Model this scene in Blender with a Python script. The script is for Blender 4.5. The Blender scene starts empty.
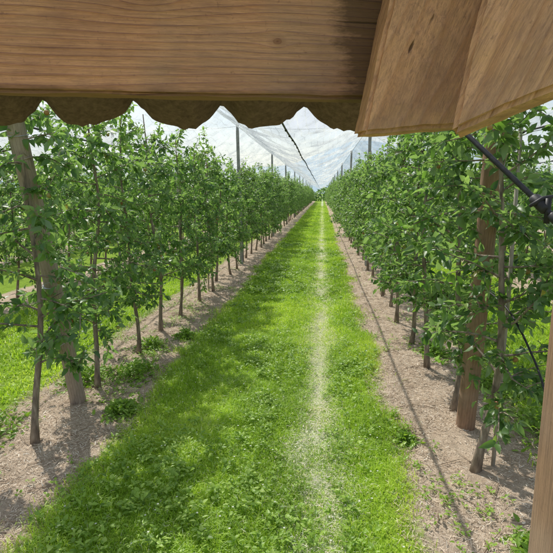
import bpy, math, numpy as np
from mathutils import Vector, Matrix
R = np.random.default_rng(7)
S = bpy.context.scene
PER=3.66; XR=1.28; XL=XR-PER

# ---------------------------------------------------------------- helpers
class Buf:
    def __init__(s): s.v=[];s.l=[];s.c=[];s.m=[];s.n=0;s.r=[];s.d=[]
    def add(s,verts,loops,counts,mat=0,rnd=0.5,dry=0.0):
        verts=np.asarray(verts,dtype=np.float32).reshape(-1,3); k=len(verts)
        loops=np.asarray(loops,dtype=np.int32).ravel(); counts=np.asarray(counts,dtype=np.int32).ravel()
        s.v.append(verts); s.l.append(loops+s.n); s.c.append(counts)
        s.m.append(np.full(len(counts),mat,dtype=np.int32)); s.n+=k
        s.r.append(np.broadcast_to(np.asarray(rnd,dtype=np.float32),(k,)))
        s.d.append(np.broadcast_to(np.asarray(dry,dtype=np.float32),(k,)))
    def mesh(s,name,mats,smooth=True):
        me=bpy.data.meshes.new(name)
        v=np.concatenate(s.v);l=np.concatenate(s.l);c=np.concatenate(s.c);m=np.concatenate(s.m)
        me.vertices.add(len(v)); me.vertices.foreach_set('co',v.ravel())
        me.loops.add(len(l)); me.loops.foreach_set('vertex_index',l)
        me.polygons.add(len(c)); st=np.concatenate([[0],np.cumsum(c)[:-1]]).astype(np.int32)
        me.polygons.foreach_set('loop_start',st); me.polygons.foreach_set('loop_total',c)
        for x in mats: me.materials.append(x)
        me.polygons.foreach_set('material_index',m)
        me.polygons.foreach_set('use_smooth',np.full(len(c),smooth))
        a=me.attributes.new('rnd','FLOAT','POINT'); a.data.foreach_set('value',np.concatenate(s.r))
        a=me.attributes.new('dry','FLOAT','POINT'); a.data.foreach_set('value',np.concatenate(s.d))
        me.update(calc_edges=True); return me
    def obj(s,name,mats,smooth=True,parent=None):
        return mkobj(name,s.mesh(name,mats,smooth),parent)
def mkobj(name,me,parent=None):
    o=bpy.data.objects.new(name,me); S.collection.objects.link(o)
    if parent: o.parent=parent
    return o
def empty(name,loc=(0,0,0)):
    o=bpy.data.objects.new(name,None); o.location=loc; S.collection.objects.link(o); return o
def nrm(a): return a/np.maximum(np.linalg.norm(a,axis=-1,keepdims=True),1e-9)

def tube(buf,pts,rad,sides=6,mat=0,rnd=.5,cap=True):
    pts=np.asarray(pts,float); n=len(pts); rad=np.broadcast_to(np.asarray(rad,float),(n,))
    t=nrm(np.gradient(pts,axis=0)); ref=np.array([0,0,1.]) if abs(t[0][2])<.9 else np.array([1.,0,0])
    u=nrm(np.cross(t,ref)); w=np.cross(t,u)
    a=np.arange(sides)*2*np.pi/sides
    ring=pts[:,None]+rad[:,None,None]*(np.cos(a)[None,:,None]*u[:,None]+np.sin(a)[None,:,None]*w[:,None])
    i=np.arange(n-1)[:,None]*sides; j=np.arange(sides)[None]; k=(j+1)%sides
    q=np.stack([i+j,i+k,i+k+sides,i+j+sides],-1).reshape(-1,4)[:,::-1]
    loops=list(q.ravel()); cnt=[4]*len(q)
    if cap:
        loops+=list(range(sides)); cnt.append(sides)
        loops+=[ (n-1)*sides+x for x in range(sides)][::-1]; cnt.append(sides)
    buf.add(ring.reshape(-1,3),loops,cnt,mat,rnd)

LT=np.array([0,2,1, 0,3,2, 1,2,5,4, 2,3,6,5, 4,5,7, 5,6,7]); LC=np.array([3,3,4,4,3,3])
def leaves(buf,c,a,nn,L,W,mat,rnd,dry=0.,droop=.15,fold=.25):
    N=len(c); a=nrm(a); s=nrm(np.cross(nn,a)); n=np.cross(a,s)
    L=np.broadcast_to(L,(N,));W=np.broadcast_to(W,(N,))
    al=np.array([0,.30,.28,.30,.68,.66,.68,1.]); si=np.array([0,.5,0,-.5,.38,0,-.38,0])
    up=np.array([0,fold*.5,0,fold*.5,fold*.38,0,fold*.38,0]); dr=np.array([0,0,0,0,.4,.4,.4,1.])
    v=c[:,None]+a[:,None]*(al[None,:,None]*L[:,None,None])+s[:,None]*(si[None,:,None]*W[:,None,None])\
      +n[:,None]*((up[None]*W[:,None]-dr[None]*np.reshape(droop,(-1,1))*L[:,None])[...,None])
    loops=(LT[None]+8*np.arange(N)[:,None]); rn=np.repeat(np.broadcast_to(rnd,(N,)),8); dd=np.repeat(np.broadcast_to(dry,(N,)),8)
    buf.add(v,loops,np.tile(LC,N),mat,rn,dd)

def blades(buf,p,h,w,lean,rnd,dry,mat=0):
    N=len(p); az=R.uniform(0,2*np.pi,N); f=np.stack([np.cos(az),np.sin(az),np.zeros(N)],1)
    az2=az+R.normal(0,.6,N)+np.pi/2; s=np.stack([np.cos(az2),np.sin(az2),np.zeros(N)],1)
    z=np.array([0,0,1.]); h=h[:,None];w=w[:,None];ln=lean[:,None]
    m=p+z*h*.6+f*h*ln*.3; t=p+z*h*(1-.35*ln)+f*h*ln
    v=np.stack([p-s*w*.5,p+s*w*.5,m-s*w*.42,m+s*w*.42,t],1)
    loops=np.array([0,1,3,2,2,3,4])[None]+5*np.arange(N)[:,None]
    buf.add(v,loops,np.tile([4,3],N),mat,np.repeat(rnd,5),np.repeat(dry,5))

def gz(x,y):   # ground height
    d=np.abs(((x-XR)/PER+.5)%1-.5)*PER
    xr=((x-XR)/PER)%1*PER
    near=np.clip((90-y)/60,0,1)*np.clip((40-np.abs(x))/30,0,1)
    b=.03*np.exp(-(d/.45)**2)+.012*np.sin(x*2.3+np.sin(y*.7))*np.sin(y*1.3+1)+.008*np.sin(x*5.1+y*3.7)+.005*np.sin(x*11-y*9)
    b-=.025*np.exp(-((xr-1.03)/.16)**2)+.025*np.exp(-((xr-2.38)/.16)**2)
    return b*near
_rn=np.random.default_rng(3); _G=_rn.random((128,128))
def vn(x,y):
    xi=np.floor(x).astype(int);yi=np.floor(y).astype(int);fx=x-xi;fy=y-yi;fx=fx*fx*(3-2*fx);fy=fy*fy*(3-2*fy)
    g=lambda a,b:_G[a%128,b%128]
    return (g(xi,yi)*(1-fx)+g(xi+1,yi)*fx)*(1-fy)+(g(xi,yi+1)*(1-fx)+g(xi+1,yi+1)*fx)*fy
def snoise(x,y):
    return ((vn(x*1.3,y*1.3)+.6*vn(x*2.9+7,y*2.9+3)+.35*vn(x*6.3+1,y*6.3+9))/1.95-.5)*2.6

# ---------------------------------------------------------------- materials
def newmat(name):
    m=bpy.data.materials.new(name); m.use_nodes=True; nt=m.node_tree; nt.nodes.clear()
    out=nt.nodes.new('ShaderNodeOutputMaterial'); return m,nt,out
def N(nt,t,**k):
    n=nt.nodes.new(t)
    for a,b in k.items(): setattr(n,a,b)
    return n
def ramp(nt,fac,stops):
    r=N(nt,'ShaderNodeValToRGB'); e=r.color_ramp.elements
    while len(e)<len(stops): e.new(.5)
    for i,(p,c) in enumerate(stops): e[i].position=p; e[i].color=(*c,1)
    nt.links.new(fac,r.inputs[0]); return r.outputs[0]
def noise(nt,vec,scale,detail=4,rough=.6,sc=None,rot=None):
    if sc or rot:
        mp=N(nt,'ShaderNodeMapping'); nt.links.new(vec,mp.inputs[0])
        if sc: mp.inputs['Scale'].default_value=sc
        if rot: mp.inputs['Rotation'].default_value=rot
        vec=mp.outputs[0]
    n=N(nt,'ShaderNodeTexNoise'); n.inputs['Scale'].default_value=scale; n.inputs['Detail'].default_value=detail
    n.inputs['Roughness'].default_value=rough; nt.links.new(vec,n.inputs['Vector']); return n.outputs['Fac']
def mix(nt,f,a,b,mode='MIX'):
    m=N(nt,'ShaderNodeMix',data_type='RGBA',blend_type=mode)
    for s,v in ((m.inputs[0],f),(m.inputs[6],a),(m.inputs[7],b)):
        if isinstance(v,(int,float)): s.default_value=v
        elif isinstance(v,tuple): s.default_value=(*v,1)
        else: nt.links.new(v,s)
    return m.outputs[2]
def math_(nt,op,a,b=0.,c=0.):
    m=N(nt,'ShaderNodeMath',operation=op)
    for i,v in enumerate((a,b,c)):
        if isinstance(v,(int,float)): m.inputs[i].default_value=v
        else: nt.links.new(v,m.inputs[i])
    return m.outputs[0]
def objco(nt): return N(nt,'ShaderNodeTexCoord').outputs['Object']
def attr(nt,n): a=N(nt,'ShaderNodeAttribute'); a.attribute_name=n; return a.outputs['Fac']
def princ(nt,out,col,rough=.8,bump=None,bd=.01,bs=.5,spec=.3):
    p=N(nt,'ShaderNodeBsdfPrincipled')
    if isinstance(col,tuple): p.inputs['Base Color'].default_value=(*col,1)
    else: nt.links.new(col,p.inputs['Base Color'])
    p.inputs['Roughness'].default_value=rough; p.inputs['Specular IOR Level'].default_value=spec
    if bump is not None:
        b=N(nt,'ShaderNodeBump'); b.inputs['Distance'].default_value=bd; b.inputs['Strength'].default_value=bs
        nt.links.new(bump,b.inputs['Height']); nt.links.new(b.outputs[0],p.inputs['Normal'])
    nt.links.new(p.outputs[0],out.inputs[0]); return p

def foliage_mat(name,stops,dryc,back,rough,trans,tcol,spec=.4):
    m,nt,out=newmat(name)
    oi=N(nt,'ShaderNodeObjectInfo').outputs['Random']
    c=ramp(nt,attr(nt,'rnd'),stops)
    c=mix(nt,attr(nt,'dry'),c,dryc)
    br=math_(nt,'MULTIPLY_ADD',oi,.3,.85)
    hs=N(nt,'ShaderNodeHueSaturation'); nt.links.new(c,hs.inputs['Color']); nt.links.new(br,hs.inputs['Value'])
    c=hs.outputs[0]
    if back:
        g=N(nt,'ShaderNodeNewGeometry'); c=mix(nt,math_(nt,'MULTIPLY',g.outputs['Backfacing'],.6),c,back)
    p=princ(nt,out,c,rough,spec=spec)
    t=N(nt,'ShaderNodeBsdfTranslucent'); nt.links.new(mix(nt,1.,c,tcol,'MULTIPLY'),t.inputs[0])
    ms=N(nt,'ShaderNodeMixShader'); ms.inputs[0].default_value=trans
    nt.links.new(p.outputs[0],ms.inputs[1]); nt.links.new(t.outputs[0],ms.inputs[2]); nt.links.new(ms.outputs[0],out.inputs[0])
    return m
M_leaf=foliage_mat('apple_leaf',[(0,(.055,.12,.035)),(.5,(.115,.21,.06)),(.85,(.19,.31,.085)),(1,(.28,.38,.11))],(.35,.27,.08),(.25,.34,.21),.42,.42,(1.7,1.9,.75),.5)
M_grass=foliage_mat('grass_blade',[(0,(.15,.27,.025)),(.5,(.38,.57,.055)),(1,(.58,.70,.12))],(.78,.77,.64),None,.45,.45,(1.25,1.25,.6))
M_weed=foliage_mat('weed_leaf',[(0,(.13,.24,.03)),(.6,(.28,.44,.06)),(1,(.42,.56,.12))],(.8,.8,.75),None,.45,.35,(1.3,1.4,.6))

m,nt,out=newmat('apple_bark'); M_bark=m; oc=objco(nt); f=noise(nt,oc,30,5,sc=(1,1,.25))
princ(nt,out,ramp(nt,f,[(.3,(.10,.075,.06)),(.55,(.27,.215,.165)),(.75,(.44,.38,.31))]),.85,f,.01,.8)
m,nt,out=newmat('young_apple'); M_apple=m
princ(nt,out,ramp(nt,attr(nt,'rnd'),[(0,(.16,.26,.05)),(.6,(.28,.25,.07)),(1,(.35,.12,.05))]),.35)

def wood_mat(name,c1,c2,c3,axis='x',rot=None,period=.009,knots=(),weather=.5,cracks=True,edge=False,stain=None):
    m,nt,out=newmat(name); oc=objco(nt)
    if rot:
        mp=N(nt,'ShaderNodeMapping'); mp.inputs['Rotation'].default_value=rot; nt.links.new(oc,mp.inputs[0]); oc=mp.outputs[0]
    lo=(.06,1,1) if axis=='x' else (1,1,.06)
    sx=N(nt,'ShaderNodeSeparateXYZ'); nt.links.new(oc,sx.inputs[0]); X_,Y_,Z_=sx.outputs
    if axis!='x': X_,Z_=Z_,X_
    warp=noise(nt,oc,9,3,.5,sc=lo); warp2=noise(nt,oc,2.6,1,.5,sc=(.5,1,1) if axis=='x' else (1,1,.5))
    psi=math_(nt,'ADD',Z_,math_(nt,'ADD',math_(nt,'MULTIPLY',Y_,.6),math_(nt,'ADD',math_(nt,'MULTIPLY',warp,.06),math_(nt,'MULTIPLY',warp2,.10))))
    kd=None
    wob=math_(nt,'MULTIPLY_ADD',noise(nt,oc,60,3,.6),.8,.6)
    for kx,kz,a in knots:
        dx=math_(nt,'SUBTRACT',X_,kx); dz=math_(nt,'SUBTRACT',Z_,kz)
        r2=math_(nt,'ADD',math_(nt,'MULTIPLY',math_(nt,'MULTIPLY',dx,dx),.22),math_(nt,'MULTIPLY',dz,dz))
        psi=math_(nt,'SUBTRACT',psi,math_(nt,'DIVIDE',math_(nt,'MULTIPLY',dz,a*a*3.2),math_(nt,'ADD',r2,a*a*1.3)))
        r=math_(nt,'DIVIDE',math_(nt,'SQRT',math_(nt,'ADD',math_(nt,'MULTIPLY',math_(nt,'MULTIPLY',dx,dx),.4),math_(nt,'MULTIPLY',dz,dz))),math_(nt,'MULTIPLY',wob,a))
        kd=r if kd is None else math_(nt,'MINIMUM',kd,r)
    fr=math_(nt,'FRACT',math_(nt,'DIVIDE',psi,period))
    ring=ramp(nt,fr,[(0,(0,0,0)),(.55,(.25,.25,.25)),(.88,(1,1,1)),(1,(0,0,0))])
    ringamt=math_(nt,'MULTIPLY',ring,math_(nt,'MULTIPLY_ADD',noise(nt,oc,6,2,.5,sc=lo),1.2,.05))
    fine=noise(nt,oc,420,4,.75,sc=(.02,1,1) if axis=='x' else (1,1,.02))
    blot=noise(nt,oc,14,6,.72,sc=(.35,1,1) if axis=='x' else (1,1,.35)); sp_=noise(nt,oc,160,3,.7)
    big=noise(nt,oc,5,3,.6)
    base=mix(nt,ringamt,c1,c2)
    base=mix(nt,ramp(nt,fine,[(.42,(0,0,0)),(.7,(.75,.75,.75))]),base,c3)
    base=mix(nt,ramp(nt,blot,[(.44,(0,0,0)),(.7,(weather,weather,weather))]),base,c3)
    base=mix(nt,ramp(nt,big,[(.45,(0,0,0)),(.65,(.35,.35,.35))]),base,(.38,.29,.23))
    c=mix(nt,ramp(nt,sp_,[(.60,(0,0,0)),(.75,(.6,.6,.6))]),base,c3)
    if kd is not None:
        kc=mix(nt,ramp(nt,kd,[(.0,(.8,.8,.8)),(.45,(.5,.5,.5)),(.75,(.6,.6,.6)),(1.0,(.2,.2,.2))]),base,(c3[0]*.6,c3[1]*.45,c3[2]*.4))
        kf=N(nt,'ShaderNodeMapRange'); nt.links.new(kd,kf.inputs[0]); kf.inputs[1].default_value=1.;kf.inputs[2].default_value=2.2;kf.inputs[3].default_value=1;kf.inputs[4].default_value=0
        c=mix(nt,kf.outputs[0],c,kc)
    if edge:   # lower arris painted darker to offset grass bounce light; stained sawn end
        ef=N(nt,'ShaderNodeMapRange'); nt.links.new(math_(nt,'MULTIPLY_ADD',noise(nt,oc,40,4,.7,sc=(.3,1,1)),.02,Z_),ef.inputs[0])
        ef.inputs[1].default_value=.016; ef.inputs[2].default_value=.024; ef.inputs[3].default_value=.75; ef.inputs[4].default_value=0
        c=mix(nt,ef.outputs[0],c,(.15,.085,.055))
        ex=N(nt,'ShaderNodeMapRange'); nt.links.new(math_(nt,'MULTIPLY_ADD',noise(nt,oc,60,5,.8,sc=(.25,1,1)),.11,X_),ex.inputs[0])
        ex.inputs[1].default_value=.405; ex.inputs[2].default_value=.43; ex.inputs[3].default_value=0; ex.inputs[4].default_value=.8
        c=mix(nt,ex.outputs[0],c,(.12,.07,.045))
    h=math_(nt,'ADD',math_(nt,'MULTIPLY',ring,.5),fine)
    if cracks:
        ck=noise(nt,oc,55,3,.6,sc=(.035,1,1) if axis=='x' else (1,1,.035)); cm=ramp(nt,ck,[(.27,(1,1,1)),(.31,(0,0,0))])
        c=mix(nt,math_(nt,'MULTIPLY',cm,.8),c,(.05,.03,.02)); h=math_(nt,'SUBTRACT',h,math_(nt,'MULTIPLY',cm,1.5))
    princ(nt,out,c,.75,h,.002,.9,spec=.15); return m
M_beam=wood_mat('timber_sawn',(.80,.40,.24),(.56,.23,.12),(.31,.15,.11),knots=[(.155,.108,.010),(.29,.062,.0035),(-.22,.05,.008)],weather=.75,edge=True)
M_beam2=wood_mat('timber_rough',(.78,.43,.26),(.56,.27,.14),(.31,.17,.12),rot=(0,1.2,.2),period=.013,weather=.75)
M_post=wood_mat('post_wood',(.46,.38,.31),(.33,.26,.20),(.16,.12,.10),axis='z',period=.03)
M_postr=wood_mat('post_wood_brown',(.38,.24,.155),(.26,.155,.095),(.13,.085,.06),axis='z',period=.03)
M_stake=wood_mat('stake_wood',(.5,.46,.4),(.42,.37,.31),(.25,.22,.18),axis='z',cracks=False)

m,nt,out=newmat('corrugated_bitumen'); M_corr=m; oc=objco(nt); f=noise(nt,oc,90,6,.75); f2=noise(nt,oc,9,3,.6)
princ(nt,out,mix(nt,math_(nt,'MULTIPLY',f2,.5),ramp(nt,f,[(.3,(.085,.05,.045)),(.7,(.24,.15,.135))]),(.10,.07,.07)),.95,f,.002,.8,spec=.1)
m,nt,out=newmat('concrete_post'); M_conc=m; oc=objco(nt); f=noise(nt,oc,12,5,.7)
princ(nt,out,ramp(nt,f,[(.3,(.2,.2,.19)),(.7,(.38,.38,.36))]),.85,f,.004,.5)
m,nt,out=newmat('galvanised_wire'); M_wire=m; princ(nt,out,(.42,.43,.45),.4).inputs['Metallic'].default_value=.7
m,nt,out=newmat('black_plastic'); M_black=m; oc=objco(nt); f=noise(nt,oc,40,3); princ(nt,out,ramp(nt,f,[(.3,(.012,.012,.013)),(.8,(.04,.04,.042))]),.5)
m,nt,out=newmat('straw_chip'); M_chip=m
princ(nt,out,ramp(nt,attr(nt,'rnd'),[(0,(.21,.145,.095)),(.4,(.5,.385,.275)),(.8,(.72,.6,.47)),(1,(.84,.79,.68))]),.85)

# net : woven monofilament; cover grows with slant as for any real cloth
m,nt,out=newmat('hail_net_mesh'); M_net=m; oc=objco(nt)
uv=N(nt,'ShaderNodeSeparateXYZ'); nt.links.new(oc,uv.inputs[0])
def lines(coord,freq,sharp):
    s=math_(nt,'FRACT',math_(nt,'MULTIPLY',coord,freq)); d=math_(nt,'ABSOLUTE',math_(nt,'SUBTRACT',s,.5)); return math_(nt,'LESS_THAN',d,sharp)
ny=noise(nt,oc,1.4,3,.6)
yy=math_(nt,'ADD',uv.outputs[1],math_(nt,'MULTIPLY',ny,.35)); xx=math_(nt,'ADD',uv.outputs[0],math_(nt,'MULTIPLY',ny,.12))
l1=lines(math_(nt,'ADD',yy,math_(nt,'MULTIPLY',uv.outputs[0],.55)),4.,.045); l2=lines(xx,8.,.06)
st=noise(nt,oc,3.2,4,.65,sc=(1.2,.35,1),rot=(0,0,.5))
cov=math_(nt,'ADD',ramp(nt,st,[(.35,(.03,.03,.03)),(.72,(.14,.14,.14))]),math_(nt,'MULTIPLY',math_(nt,'MAXIMUM',l1,l2),.22))
g=N(nt,'ShaderNodeNewGeometry'); dp=N(nt,'ShaderNodeVectorMath',operation='DOT_PRODUCT'); nt.links.new(g.outputs['Incoming'],dp.inputs[0]); nt.links.new(g.outputs['Normal'],dp.inputs[1])
ic=math_(nt,'DIVIDE',1.,math_(nt,'MAXIMUM',math_(nt,'ABSOLUTE',dp.outputs['Value']),.16))
cov=math_(nt,'SUBTRACT',1.,math_(nt,'POWER',math_(nt,'SUBTRACT',1.,cov),ic))
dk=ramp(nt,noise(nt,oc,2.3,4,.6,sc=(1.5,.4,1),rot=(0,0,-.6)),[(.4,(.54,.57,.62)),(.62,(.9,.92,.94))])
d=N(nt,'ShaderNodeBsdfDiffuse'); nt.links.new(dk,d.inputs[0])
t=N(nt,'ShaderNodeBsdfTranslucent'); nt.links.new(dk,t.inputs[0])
m1=N(nt,'ShaderNodeMixShader'); m1.inputs[0].default_value=.48; nt.links.new(d.outputs[0],m1.inputs[1]); nt.links.new(t.outputs[0],m1.inputs[2])
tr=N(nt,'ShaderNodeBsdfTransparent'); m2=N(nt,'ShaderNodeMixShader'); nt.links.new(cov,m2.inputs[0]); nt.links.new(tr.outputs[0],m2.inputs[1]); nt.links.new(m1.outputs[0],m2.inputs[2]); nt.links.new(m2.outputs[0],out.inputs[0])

# ground
m,nt,out=newmat('orchard_ground'); M_ground=m; oc=objco(nt); sp=N(nt,'ShaderNodeSeparateXYZ'); nt.links.new(oc,sp.inputs[0])
fr=math_(nt,'FRACT',math_(nt,'MULTIPLY_ADD',sp.outputs[0],1/PER,-XR/PER+.5+20))
dd=math_(nt,'MULTIPLY',math_(nt,'ABSOLUTE',math_(nt,'SUBTRACT',fr,.5)),PER)
n1=noise(nt,oc,2.2,5,.7); n2=noise(nt,oc,25,5,.7); n3=noise(nt,oc,90,4,.7)
edge=math_(nt,'MULTIPLY_ADD',n1,.35,dd); edge=math_(nt,'MULTIPLY_ADD',n2,.2,edge)
soilm=N(nt,'ShaderNodeMapRange'); nt.links.new(edge,soilm.inputs[0]); soilm.inputs[1].default_value=.82; soilm.inputs[2].default_value=.95; soilm.inputs[3].default_value=1; soilm.inputs[4].default_value=0
soil=ramp(nt,n3,[(.25,(.27,.2,.14)),(.5,(.54,.43,.32)),(.75,(.72,.61,.48))]); soil=mix(nt,ramp(nt,n1,[(.4,(0,0,0)),(.7,(.75,.75,.75))]),soil,(.36,.27,.19))
gr=ramp(nt,n2,[(.3,(.12,.19,.02)),(.6,(.26,.4,.04)),(.8,(.4,.52,.08))])
trk=N(nt,'ShaderNodeMapRange'); a=math_(nt,'ABSOLUTE',math_(nt,'SUBTRACT',sp.outputs[0],0.0)); nt.links.new(math_(nt,'MULTIPLY_ADD',n1,.5,math_(nt,'MULTIPLY_ADD',n2,.12,a)),trk.inputs[0]); trk.inputs[1].default_value=.28; trk.inputs[2].default_value=.6; trk.inputs[3].default_value=.8; trk.inputs[4].default_value=0
gr=mix(nt,trk.outputs[0],gr,(.66,.68,.52))
princ(nt,out,mix(nt,soilm.outputs[0],gr,soil),.95,n3,.02,.8,spec=.1)
m,nt,out=newmat('hazy_hill'); M_hill=m; oc=objco(nt); f=noise(nt,oc,.012,6,.7)
princ(nt,out,ramp(nt,f,[(.3,(.26,.36,.43)),(.7,(.38,.46,.51))]),1,spec=0)  # bluish distance haze is mixed into the hill colour

# ---------------------------------------------------------------- ground sheet
xs=np.concatenate([[-1500,-600,-200,-80,-40,-20,-12],np.arange(-8,8.01,.09),[12,20,40,80,200,600,1500]])
ys=np.concatenate([[-600,-100,-30,-10,-3],np.arange(0,16,.1),np.arange(16,60,.6),[65,75,90,120,180,300,600,1200,3000]])
X,Y=np.meshgrid(xs,ys); Z=gz(X,Y); nx=len(xs); nyy=len(ys)
i=(np.arange(nyy-1)[:,None]*nx+np.arange(nx-1)[None]).ravel(); q=np.stack([i,i+1,i+1+nx,i+nx],1)
b=Buf(); b.add(np.stack([X,Y,Z],-1),q,np.full(len(q),4)); b.obj('ground',[M_ground])

# hills
b=Buf(); th=np.linspace(-1.4,1.4,140); rr=np.linspace(1100,2600,12)
T,RR=np.meshgrid(th,rr); prof=(50+20*np.sin(T*5+1)+16*np.sin(T*11+.4)+8*np.sin(T*27)+24*np.sin(T*2.1+.8)); k=(RR-1100)/1500
Zh=-5+np.sin(np.clip(k*1.2,0,1)*np.pi/2)*prof*2.1
i=(np.arange(11)[:,None]*140+np.arange(139)[None]).ravel(); q=np.stack([i,i+1,i+141,i+140],1)
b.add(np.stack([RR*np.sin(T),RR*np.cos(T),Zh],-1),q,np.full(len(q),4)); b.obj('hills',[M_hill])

# ---------------------------------------------------------------- grass
def region(n,x0,x1,y0,y1,keep):
    p=np.stack([R.uniform(x0,x1,n),R.uniform(y0,y1,n)],1); return p[keep(p[:,0],p[:,1])]
def alley(x,y):
    d=np.abs(((x-XR)/PER+.5)%1-.5)*PER
    return d+.22*snoise(x*1.5,y*1.5)+R.normal(0,.07,len(x))>.66
def trackf(x,y): 
    wv=.05*snoise(y*.6,x*0+3)
    return np.exp(-((x-wv)/(.18+.11*np.clip(snoise(x*0+9,y*.9),-1,1)))**2)*np.clip(.8+1.0*snoise(x*3,y*1.1+5),.12,1)
gb=Buf(); wb=Buf()
def grass(n,x0,x1,y0,y1,hs,ws):
    p=region(n,x0,x1,y0,y1,alley); x,y=p.T; k=len(p)
    cl=np.clip(.5+.8*snoise(x*1.6,y*1.4),0,1.5); xr=((x-XR)/PER)%1*PER
    tr=trackf(x,y); tl=np.exp(-((xr-1.03)/.2)**2)
    h=R.uniform(.03,.085,k)*(.5+1.0*cl)*(1-.65*tr)*(1-.4*tl)*hs; w=R.uniform(.0028,.006,k)*ws
    dry=((R.random(k)<.05+.7*tr).astype(float))*R.uniform(.5,1,k)
    rnd=np.clip(R.normal(.5,.2,k)+.42*(snoise(x*.8+4,y*.6)),0,1)
    blades(gb,np.stack([x,y,gz(x,y)-.003],1),h,w,R.uniform(.2,1.3,k),rnd,dry)
grass(190000,-2.1,.95,1.6,7,1,1)
grass(110000,-2.1,.95,7,16,1,1.7)
grass(60000,-2.1,.95,16,34,1.,3.2)
grass(40000,-2.1,.95,34,80,1.1,7)
grass(45000,-6,-2.7,2.2,14,1.2,2.4)
grass(45000,1.6,5,2.2,14,1.2,2.4)
gb.obj('grass',[M_grass],smooth=False)
def weeds(n,x0,x1,y0,y1,sc,keep,hmax=.07):
    p=region(n,x0,x1,y0,y1,keep); x,y=p.T; k=len(p); m=6
    az=R.uniform(0,2*np.pi,(k,m)); c=np.stack([np.repeat(x,m),np.repeat(y,m),np.repeat(gz(x,y),m)],1)
    az=az.ravel(); e=R.uniform(.1,.9,k*m); a=np.stack([np.cos(az)*np.cos(e),np.sin(az)*np.cos(e),np.sin(e)],1)
    c=c+a*R.uniform(0,.03,(k*m,1))+np.array([0,0,1.])*R.uniform(0,hmax,(k*m,1))
    nn=np.stack([-np.cos(az)*.4+R.normal(0,.25,k*m),-np.sin(az)*.4+R.normal(0,.25,k*m),np.ones(k*m)],1)
    L=R.uniform(.018,.048,k*m)*sc
    leaves(wb,c,a,nn,L,L*R.uniform(.35,.75,k*m),0,np.clip(R.normal(.55,.25,k*m),0,1),0.,.3,.2)
inside=lambda x,y:(alley(x,y))&(trackf(x,y)<R.random(len(x)))&(snoise(x*1.1+3,y*.9)>.12+R.normal(0,.25,len(x)))
weeds(6000,-2.1,.95,1.6,8,1,inside)
weeds(4000,-2.1,.95,8,20,1.7,inside)
strip=lambda x,y:(~alley(x,y))&(snoise(x*1.5+1,y*1.1+2)>.3+R.normal(0,.15,len(x)))
weeds(3400,-3.1,-1.6,1.6,14,.8,strip,.04); weeds(2600,.5,2,1.6,14,.8,strip,.04)
for cx,cy,s in [(-2.1,5.1,.28),(-2.3,6.1,.22),(-2.6,4.9,.3),(-3.0,3.6,.4),(2.05,4.1,.45),(2.1,3.2,.35),(1.9,5.2,.35),(.75,3.9,.1),(-1.9,4.2,.18),(1.25,2.6,.12),(-1.95,6.6,.2),(-2.5,2.8,.15),(1.7,2.6,.25),(1.5,6.2,.25)]:
    n=int(700*s/.3); p=np.stack([R.normal(cx,s*.45,n),R.normal(cy,s*.6,n)],1)
    x,y=p.T; az=R.uniform(0,6.28,n); e=R.uniform(-.2,1,n); a=np.stack([np.cos(az)*np.cos(e),np.sin(az)*np.cos(e),np.sin(e)],1)
    rad=np.hypot(x-cx,y-cy)/s; z=gz(x,y)+R.uniform(0,1,n)*np.clip(1-rad,.05,1)*s*.7
    L=R.uniform(.03,.07,n); leaves(wb,np.stack([x,y,z],1),a,np.stack([R.normal(0,.4,n),R.normal(0,.4,n),np.ones(n)],1),L,L*.5,0,np.clip(R.normal(.4,.2,n),0,1))
n=320; p=region(n,-1.8,.6,2,9,alley); x,y=p.T; k=len(p)
for j in range(5):
    az=np.full(k,j*1.257); a=np.stack([np.cos(az),np.sin(az),np.full(k,.5)],1)
    leaves(wb,np.stack([x,y,gz(x,y)+.055],1),a,np.tile([0,0,1.],(k,1)),.009,.008,0,.9,1.)
wb.obj('weeds',[M_weed],smooth=False)

# mulch litter on the tree strips
cb=Buf()
def chips(n,x0,x1,y0,y1,sc,keep,off=0.,r0=0.,r1=1.):
    p=region(n,x0,x1,y0,y1,keep); x,y=p.T;k=len(p); az=R.uniform(0,np.pi,k); L=R.uniform(.008,.05,k)*sc; W=R.uniform(.0012,.0035,k)*sc
    big=R.random(k)<.03; W=np.where(big,W*2.5,W)
    a=np.stack([np.cos(az),np.sin(az),R.normal(0,.22,k)],1)*L[:,None]*.5; s=np.stack([-np.sin(az),np.cos(az),R.normal(0,.3,k)],1)*W[:,None]*.5
    c=np.stack([x,y,gz(x,y)+R.uniform(.003,.016,k)+off],1)
    v=np.stack([c-a-s,c+a-s,c+a+s,c-a+s],1); cb.add(v,np.arange(4*k),np.full(k,4),0,np.repeat(R.uniform(r0,r1,k),4))
st_=lambda x,y: (np.abs(((x-XR)/PER+.5)%1-.5)*PER+R.normal(0,.08,len(x))<.74)&(snoise(x*2,y*2)>-.5+R.normal(0,.4,len(x)))
chips(60000,-3.1,-1.6,1.6,9,1,st_); chips(60000,.5,2.1,1.6,9,1,st_)
chips(22000,-3.1,-1.6,9,25,2.2,st_); chips(22000,.5,2.1,9,25,2.2,st_)
tk=lambda x,y: trackf(x,y)>R.random(len(x))*1.1
chips(36000,-.55,.55,1.8,9,.8,tk,.02,.75,1.); chips(14000,-.55,.55,9,22,1.5,tk,.02,.75,1.)
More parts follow.
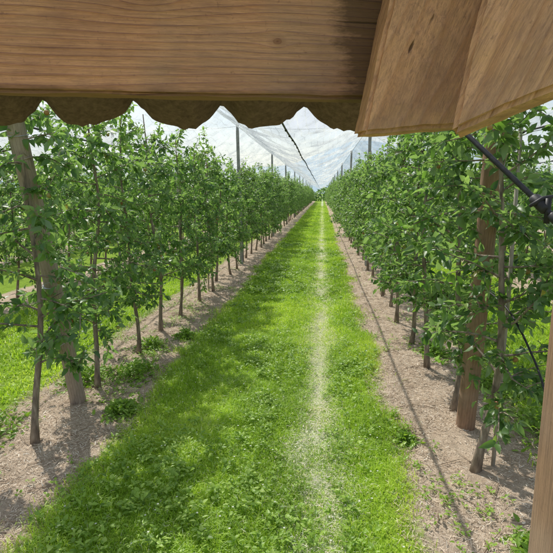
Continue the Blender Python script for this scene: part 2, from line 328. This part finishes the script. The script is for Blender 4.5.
for i_ in range(240):
    sx_=-1 if R.random()<.5 else 1; x0=(-2.3 if sx_<0 else 1.25)+R.normal(0,.35); y0=R.uniform(2,10); a_=R.uniform(0,6.28); L=R.uniform(.08,.3)
    xx_=np.array([x0,x0+math.cos(a_)*L*.5+R.normal(0,.01),x0+math.cos(a_)*L]); yy_=np.array([y0,y0+math.sin(a_)*L*.5+R.normal(0,.01),y0+math.sin(a_)*L])
    tube(cb,np.stack([xx_,yy_,gz(xx_,yy_)+.012],1),[.004,.003,.0015],4,0,R.uniform(0,.25))
cb.obj('mulch_litter',[M_chip],smooth=False)

# ---------------------------------------------------------------- apple trees
def make_tree(seed):
    r=np.random.default_rng(seed); b=Buf(); H=r.uniform(2.7,3.12)
    zt=np.linspace(0,H,14); ph=r.uniform(0,6,4)
    tx=.05*np.sin(zt*1.6+ph[0])+.02*np.sin(zt*4+ph[1]); ty=.05*np.sin(zt*1.5+ph[2])+.02*np.sin(zt*4.4+ph[3]); tx-=tx[0];ty-=ty[0]
    tr=np.interp(zt,[0,.08,.3,.6,H],[.042,.032,.026,.025,.007])
    tube(b,np.stack([tx,ty,zt-.03],1),tr,8,0)
    C=[];A=[]
    def branch(p0,az,el,L,r0,curv,depth):
        n=6; pts=[np.array(p0)]; e=el; a=az
        for i in range(n-1):
            d=np.array([math.cos(a)*math.cos(e),math.sin(a)*math.cos(e),math.sin(e)]); pts.append(pts[-1]+d*L/(n-1)); e+=curv/(n-1)+r.normal(0,.1); a+=r.normal(0,.14)
        pts=np.array(pts); tube(b,pts,np.linspace(r0,.0018,n),4 if depth else 5,0,cap=False)
        m=max(2,int(L/(.032)))
        t0=.15 if depth==0 else .05
        for t in np.linspace(t0,1,m):
            f=t*(n-1); i=min(int(f),n-2); P=pts[i]+(pts[i+1]-pts[i])*(f-i); C.append(P); A.append(nrm(pts[i+1]-pts[i]))
        if depth==0:
            for s in range(r.integers(2,6)):
                t=r.uniform(.15,.95); f=t*(n-1); i=min(int(f),n-2); P=pts[i]+(pts[i+1]-pts[i])*(f-i)
                branch(P,a+r.choice([-1,1])*r.uniform(.5,1.3),r.uniform(-.5,1.0),r.uniform(.1,.28),r0*.5,r.uniform(-.8,.5),1)
    nb=28; az=r.uniform(0,6.28)
    for i in range(nb):
        z=.62+(H-.8)*((i+r.uniform(-.6,.6))/nb); z=max(.55,z); az+=2.4+r.normal(0,.4)
        L=np.interp(z,[.6,1.4,2.2,H],[.6,.64,.46,.2])*r.uniform(.55,1.35)
        branch((np.interp(z,zt,tx),np.interp(z,zt,ty),z),az,r.uniform(-.2,.6),L,np.interp(z,[.6,H],[.011,.006]),r.uniform(-1.2,.3),0)
    for i in range(r.integers(4,8)):
        z=r.uniform(H-.8,H); branch((np.interp(z,zt,tx),np.interp(z,zt,ty),z-.02),r.uniform(0,6.28),r.uniform(.9,1.45),r.uniform(.25,.6),.005,.1,1)
    C=np.array(C);A=np.array(A); K=3; c=np.repeat(C,K,0)+r.normal(0,.014,(len(C)*K,3)); n=len(c)
    keep=r.random(n)<.86; c=c[keep]; ax=np.repeat(A,K,0)[keep]; n=len(c)
    d=nrm(r.normal(0,1,(n,3))+ax*.7+np.array([0,0,-.25])); nn=nrm(np.array([0,0,1.])+r.normal(0,.75,(n,3)))
    L=r.uniform(.05,.1,n)*np.where(r.random(n)<.2,.6,1); c=c+d*r.uniform(.005,.03,(n,1))
    leaves(b,c,d,nn,L,L*r.uniform(.42,.58,n),1,np.clip(r.normal(.42,.24,n)+(.25*(c[:,2]>H-.35)),0,1),(r.random(n)<.005)*.7,r.uniform(.1,.5,n),.4)
    for i in r.choice(len(C),18,replace=False):
        P=C[i]-np.array([0,0,.035]); rad=r.uniform(.014,.022)
        th=np.linspace(0,np.pi,6); pp=np.stack([np.zeros(6),np.zeros(6),np.cos(th)*rad*.95],1)+P
        tube(b,pp,np.maximum(np.sin(th)*rad,.001),7,2,rnd=r.random(),cap=False)
    return b.mesh('apple_tree_mesh',[M_bark,M_leaf,M_apple])
TM=[make_tree(s) for s in range(11,21)]
def put_tree(x,y,s=None,i=None,rot=None):
    o=mkobj('apple_tree',TM[R.integers(len(TM)) if i is None else i]); s=s or R.uniform(.9,1.08)
    o.location=(x,y,float(gz(np.array(x),np.array(y)))); o.scale=(s*R.uniform(.92,1.05),s*R.uniform(.95,1.1),s); o.rotation_euler=(R.normal(0,.015),R.normal(0,.015),R.uniform(0,6.28) if rot is None else rot)
for y in [3.53,4.69,5.83,6.85,7.8]: put_tree(XL-.02+R.normal(0,.03),y)
y=8.85
while y<112: put_tree(XL+R.normal(0,.04),y+R.normal(0,.05)); y+=1.05
for y in [3.44,4.5,5.57,6.6]: put_tree((1.21 if y<3.5 else XR)+R.normal(0,.02),y,1.06)
y=7.65
while y<112: put_tree(XR+R.normal(0,.04),y+R.normal(0,.05)); y+=1.05
for k,ymax in ((-1,55),(-2,40),(1,55),(2,40)):
    x=(XL+(k+1)*PER-PER) if k<0 else XR+k*PER
    y=3.4+R.uniform(0,.6)
    while y<ymax: put_tree(x+R.normal(0,.05),y+R.normal(0,.05)); y+=1.05
b=Buf(); n=26000; c=np.stack([R.uniform(-90,90,n),R.uniform(122,130,n),np.zeros(n)],1)
hh=3.0+.7*np.sin(c[:,0]*.35)+.5*np.sin(c[:,0]*.93+1); c[:,2]=R.random(n)*hh
leaves(b,c,nrm(R.normal(0,1,(n,3))),nrm(R.normal(0,.6,(n,3))+[0,-.3,1]),R.uniform(.35,.7,n),R.uniform(.25,.45,n),0,R.random(n)*.6)
b.obj('distant_trees',[M_leaf])

# ---------------------------------------------------------------- trellis posts
def post(name,p0,p1,r0,r1,mat,sides=14,cap=False,wraps=(1.45,2.75)):
    b=Buf(); p0=np.array(p0,float);p1=np.array(p1,float); L=np.linalg.norm(p1-p0); n=26; t=np.linspace(0,1,n)
    pts=np.stack([.008*np.sin(t*5),.006*np.sin(t*4+1),t*L],1); rad=np.interp(t,[0,.97,1],[r0,r1,r1*.85])*(1+.025*np.sin(t*37)+.02*np.sin(t*61+1))
    tube(b,pts,rad,sides,0)
    if cap: tube(b,[(0,0,L-.01),(0,0,L+.05),(0,0,L+.09)],[r1*1.15,r1*1.15,r1*.5],sides,1)
    for z in wraps: tube(b,[(0,0,z),(0,0,z+.004)],[r0*1.02+.001]*2,sides,2)
    o=b.obj(name,[mat,M_black,M_wire]); o.location=p0; o.rotation_euler=Vector(p1-p0).to_track_quat('Z','Y').to_euler(); return o
post('trellis_end_post',(-2.43,4.38,-.1),(-2.29,3.2,3.95),.077,.068,M_post)
post('trellis_end_post',(1.31,4.16,-.1),(1.27,3.7,3.95),.08,.072,M_postr)
rows=[XR+k*PER for k in range(-4,4)]
for x in rows:
    if abs(x-XL)>.1 and abs(x-XR)>.1: post('trellis_end_post',(x,4.2,-.1),(x,3.4,3.95),.08,.07,M_post)
    for y in np.arange(13.8,112,9.3): post('trellis_post',(x+R.normal(0,.02),y,-.1),(x+R.normal(0,.03),y+R.normal(0,.05),3.95),.05,.045,M_conc,8,True,())
for x,y,h,dx in [(1.33,3.5,2.75,0),(-2.52,3.05,2.35,-.05),(1.3,6.7,2.7,0),(-2.4,7.9,2.7,0),(-2.4,9.9,2.8,0.02),(1.3,9.8,2.7,0)]:
    b=Buf(); tube(b,[(0,0,-.1),(.01,0,h*.5),(dx,.01,h)],[.016,.015,.013],8,0)
    tube(b,[(.005,0,1.2),(.005,0,1.23)],[.02,.02],8,1)
    o=b.obj('tree_stake',[M_stake,M_black]); o.location=(x,y,0)
b=Buf()
for x in rows:
    for z in (.75,1.35,1.95,2.55):
        yy_=np.linspace(4.0-.2*z,112,40); tube(b,np.stack([np.full(40,x+.05),yy_,z+.01*np.sin(yy_*3)],1),.0022,4,0)
    tube(b,[(x,3.3,3.93),(x,50,3.93),(x,112,3.93)],.007,5,0)
for y in [3.3]+list(np.arange(13.8,112,9.3)):
    for x0,x1 in zip(rows[:-1],rows[1:]): 
        t=np.linspace(0,1,7); tube(b,np.stack([x0+(x1-x0)*t,np.full(7,y),3.94-.1*np.sin(t*np.pi)],1),.005,5,0)
for x in (XL,XR,XL-PER,XR+PER):
    tube(b,[(x,3.3,3.9),(x+.05,.2,0)],.004,5,0)
b.obj('trellis_wires',[M_wire])

# hail net
b=Buf(); ys=np.concatenate([np.arange(3.3,20,.15),np.arange(20,60,.6),np.arange(60,113,2.5)]); nyv=len(ys); NX=17
for ri,(x0,x1) in enumerate(zip(rows[:-1],rows[1:])):
    for side in (0,1):
        t=np.linspace(0,1,NX); Tt,Yy=np.meshgrid(t,ys)
        xa,xm=(x0,(x0+x1)/2) if side==0 else (x1,(x0+x1)/2)
        Xx=xa+(xm-xa)*Tt
        pull=.5+.5*np.cos((Yy-4.5)/9.3*2*np.pi)
        Zz=3.93-.88*(Tt**.9)-.12*np.sin(Tt*np.pi)*(1-.5*pull)
        amp=np.sin(Tt*np.pi)**.6
        Zz+=(.04*np.sin(Yy*2.6+Tt*5+side*2+ri)+.035*np.sin(Yy*5.3-Tt*7+ri)+.02*np.sin(Yy*11+Tt*6+np.sin(Yy*2)))*amp+.02*np.sin(Yy*1.1+ri)*Tt
        Zz+=.06*snoise(Xx*1.2+side*9,Yy*.8+ri*5)*amp
        i=(np.arange(nyv-1)[:,None]*NX+np.arange(NX-1)[None]).ravel(); q=np.stack([i,i+1,i+NX+1,i+NX],1)
        if side: q=q[:,::-1]
        b.add(np.stack([Xx,Yy,Zz],-1),q,np.full(len(q),4))
b.obj('hail_net',[M_net])
b=Buf()
for ri,(x0,x1) in enumerate(zip(rows[:-1],rows[1:])):
    xm=(x0+x1)/2; y=np.arange(3.3,112,.2); z=3.035+.02*np.sin(y*1.1+ri)
    tube(b,np.stack([np.full(len(y),xm),y,z],1),np.interp(y,[3,20,60],[.016,.012,.009]),6,0)
    for yy_,zz in zip(y[::4][:50],z[::4][:50]):
        tube(b,[(xm,yy_-.05,zz-.003),(xm,yy_-.04,zz-.006),(xm,yy_+.04,zz-.006),(xm,yy_+.05,zz-.003)],[.012,.021,.021,.012],5,0)
b.obj('net_seam_rope',[M_black])

# black tension strap with ratchet, running to a ground anchor
b=Buf(); P1=np.array([.56,2.6,2.54]); D=np.array([.348,-.6,-.53])
tube(b,[P1-D*1.55,P1,P1+D*4.7],.0115,10,0)
for s in (.93,):
    c=P1+D*s; dn=D/np.linalg.norm(D)
    tube(b,[c-dn*.06,c-dn*.05,c+dn*.02,c+dn*.03],[.016,.024,.024,.016],10,0)
    tube(b,[c+dn*.05,c+dn*.06,c+dn*.10,c+dn*.11],[.016,.022,.022,.016],10,0)
    tube(b,[c+np.array([-.05,0,.0]),c+np.array([0,0,.03]),c+np.array([.06,0,.045])],[.007,.012,.006],6,0)
    tube(b,[c+dn*.03+np.array([0,0,-.05]),c+dn*.03+np.array([.0,0,.05])],[.012,.012],8,0)
b.obj('tension_strap',[M_black])
b=Buf(); c=P1+D*4.72; tube(b,[c+(0,0,-.3),c+(0,0,.06),c+(0,0,.09)],[.02,.02,.03],8,0); b.obj('ground_anchor',[M_wire])
b=Buf(); pp=np.array([(1.3,4.1,1.35),(1.3,3.6,1.34),(1.33,3.35,1.26),(1.35,3.1,1.10),(1.33,2.85,.99),(1.28,2.6,.85),(1.22,2.4,.6),(1.18,2.3,.3),(1.2,2.2,-.02)])
tt=np.linspace(0,8,50); pp=np.stack([np.interp(tt,range(9),pp[:,j]) for j in range(3)],1)
kern=np.ones(7)/7; sm=np.stack([np.convolve(np.pad(pp[:,j],3,'edge'),kern,'valid') for j in range(3)],1)
tube(b,sm,.007,8,0); b.obj('irrigation_hose',[M_black])

# ---------------------------------------------------------------- shelter
import bmesh
sh=empty('wooden_shelter',(0,0,0))
def hexa(name,v,mat,bev=.003,parent=sh,origin=None,rotz=0.,rough=.0):
    me=bpy.data.meshes.new(name); o_=Vector(origin) if origin else Vector(v[0])
    Mi=Matrix.Rotation(-rotz,3,'Z'); vs=[Mi@(Vector(p)-o_) for p in v]
    me.from_pydata(vs,[],[(0,1,2,3),(7,6,5,4),(0,4,5,1),(1,5,6,2),(2,6,7,3),(3,7,4,0)])
    me.materials.append(mat); o=mkobj(name,me,parent); o.location=o_; o.rotation_euler=(0,0,rotz)
    bm=bmesh.new(); bm.from_mesh(me); bmesh.ops.recalc_face_normals(bm,faces=bm.faces)
    if rough:
        from mathutils import noise as mn
        bmesh.ops.bevel(bm,geom=bm.edges[:],offset=bev,segments=2,affect='EDGES'); bmesh.ops.triangulate(bm,faces=bm.faces[:])
        for _ in range(2): bmesh.ops.subdivide_edges(bm,edges=[e for e in bm.edges if e.calc_length()>.008],cuts=5,use_grid_fill=True)
        for vv in bm.verts: vv.co+=Vector(mn.noise_vector(vv.co*22))*rough+Vector(mn.noise_vector(vv.co*90))*rough*.5
    bm.to_mesh(me); bm.free()
    if not rough: md=o.modifiers.new('bevel','BEVEL'); md.width=bev; md.segments=3
    return o
O=Vector((-.3347,.4925,2.2)); e=Vector((.978,.210,0)); n_=Vector((-.210,.978,0)); up=Vector((0,0,1))
def fr_(s,nn,z): return O+e*s+n_*nn+up*z
ang=math.atan2(.21,.978)
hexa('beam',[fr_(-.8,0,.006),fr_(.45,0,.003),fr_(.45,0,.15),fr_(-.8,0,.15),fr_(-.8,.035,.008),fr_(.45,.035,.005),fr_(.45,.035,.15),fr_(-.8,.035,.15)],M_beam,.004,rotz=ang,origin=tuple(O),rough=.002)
def ext(f,d): return [Vector(p) for p in f]+[Vector(p)+Vector(d) for p in f]
hexa('brace',ext([(.038,.50,2.159),(.142,.512,2.166),(.20,.512,2.36),(.076,.50,2.36)],(-.006,.045,.0)),M_beam2,.004,rough=.0018)
hexa('rafter_end',ext([(.108,.44,2.151),(.36,.335,2.251),(.36,.335,2.43),(.152,.44,2.40)],(.02,.055,.0)),M_beam2,.005,rough=.0018)
hexa('post',[(.318,.57,-.1),(.42,.57,-.1),(.42,.67,-.1),(.318,.67,-.1),(.303,.55,2.42),(.41,.55,2.42),(.41,.65,2.42),(.303,.65,2.42)],M_postr,.004)
hexa('post_2',[(-1.15,.34,-.1),(-1.05,.34,-.1),(-1.05,.44,-.1),(-1.15,.44,-.1),(-1.15,.34,2.33),(-1.05,.34,2.33),(-1.05,.44,2.33),(-1.15,.44,2.33)],M_postr,.004)
b=Buf(); ss=np.arange(-.9,.495,.148/24); nnv=np.linspace(.33,-.2,8)
SS,NN=np.meshgrid(ss,nnv)
for th_ in (0,.004):
    u_=np.abs(((SS-.009)/.148+.5)%1-.5)*2
    zc=2.213+.050*(1-(1-u_**2.6)**.85)*(1-.12*np.clip((u_-.85)/.15,0,1))+(.33-NN)*.47+th_+.003*np.sin(SS*23)+.002*np.sin(SS*61)
    edge_=(NN>.32)*.002*np.sin(SS*190+np.sin(SS*71)*2)
    P=np.stack([O.x+e.x*SS+n_.x*NN,O.y+e.y*SS+n_.y*NN,zc+edge_],-1)
    k=len(ss); i=(np.arange(7)[:,None]*k+np.arange(k-1)[None]).ravel(); q=np.stack([i,i+1,i+k+1,i+k],1)
    if th_==0: q=q[:,::-1]; Pb=P
    b.add(P,q,np.full(len(q),4))
k=len(ss); i=np.arange(k-1); b.add(np.concatenate([Pb[0],P[0]]),np.stack([i,i+1,i+1+k,i+k],1),np.full(k-1,4))
b.obj('corrugated_roof',[M_corr],parent=sh)

# ---------------------------------------------------------------- light
el=math.radians(50); sd=Vector((-.58,.815,0)).normalized()*math.cos(el)+Vector((0,0,math.sin(el)))
sun=bpy.data.lights.new('sun','SUN'); sun.energy=5; sun.angle=math.radians(.5); sun.color=(1,.96,.88)
so=mkobj('sun',sun); so.rotation_euler=(-sd).to_track_quat('-Z','Y').to_euler()
w=bpy.data.worlds.new('World'); S.world=w; w.use_nodes=True; nt=w.node_tree; nt.nodes.clear()
sky=N(nt,'ShaderNodeTexSky',sky_type='NISHITA'); sky.sun_disc=False; sky.sun_elevation=el; sky.sun_rotation=math.atan2(sd.x,sd.y); sky.air_density=1.2; sky.dust_density=1.5
tc=N(nt,'ShaderNodeTexCoord').outputs['Generated']; cl=noise(nt,tc,3.2,7,.6,sc=(1,1,3))
c=mix(nt,ramp(nt,cl,[(.44,(.3,.3,.3)),(.62,(.9,.9,.9))]),sky.outputs[0],(5.8,6.2,6.8))
bg=N(nt,'ShaderNodeBackground'); bg.inputs[1].default_value=.14; nt.links.new(c,bg.inputs[0]); wo=N(nt,'ShaderNodeOutputWorld'); nt.links.new(bg.outputs[0],wo.inputs[0])

cam=bpy.data.cameras.new('camera'); co=mkobj('camera',cam); co.location=(0,0,2.1); co.rotation_euler=(math.radians(90-9.9),0,math.radians(5.4))
cam.sensor_width=36; cam.sensor_fit='HORIZONTAL'; cam.lens=36*479/553; cam.clip_start=.02; cam.clip_end=6000
S.camera=co
S.view_settings.view_transform='Standard'; S.view_settings.look='None'; S.view_settings.exposure=0
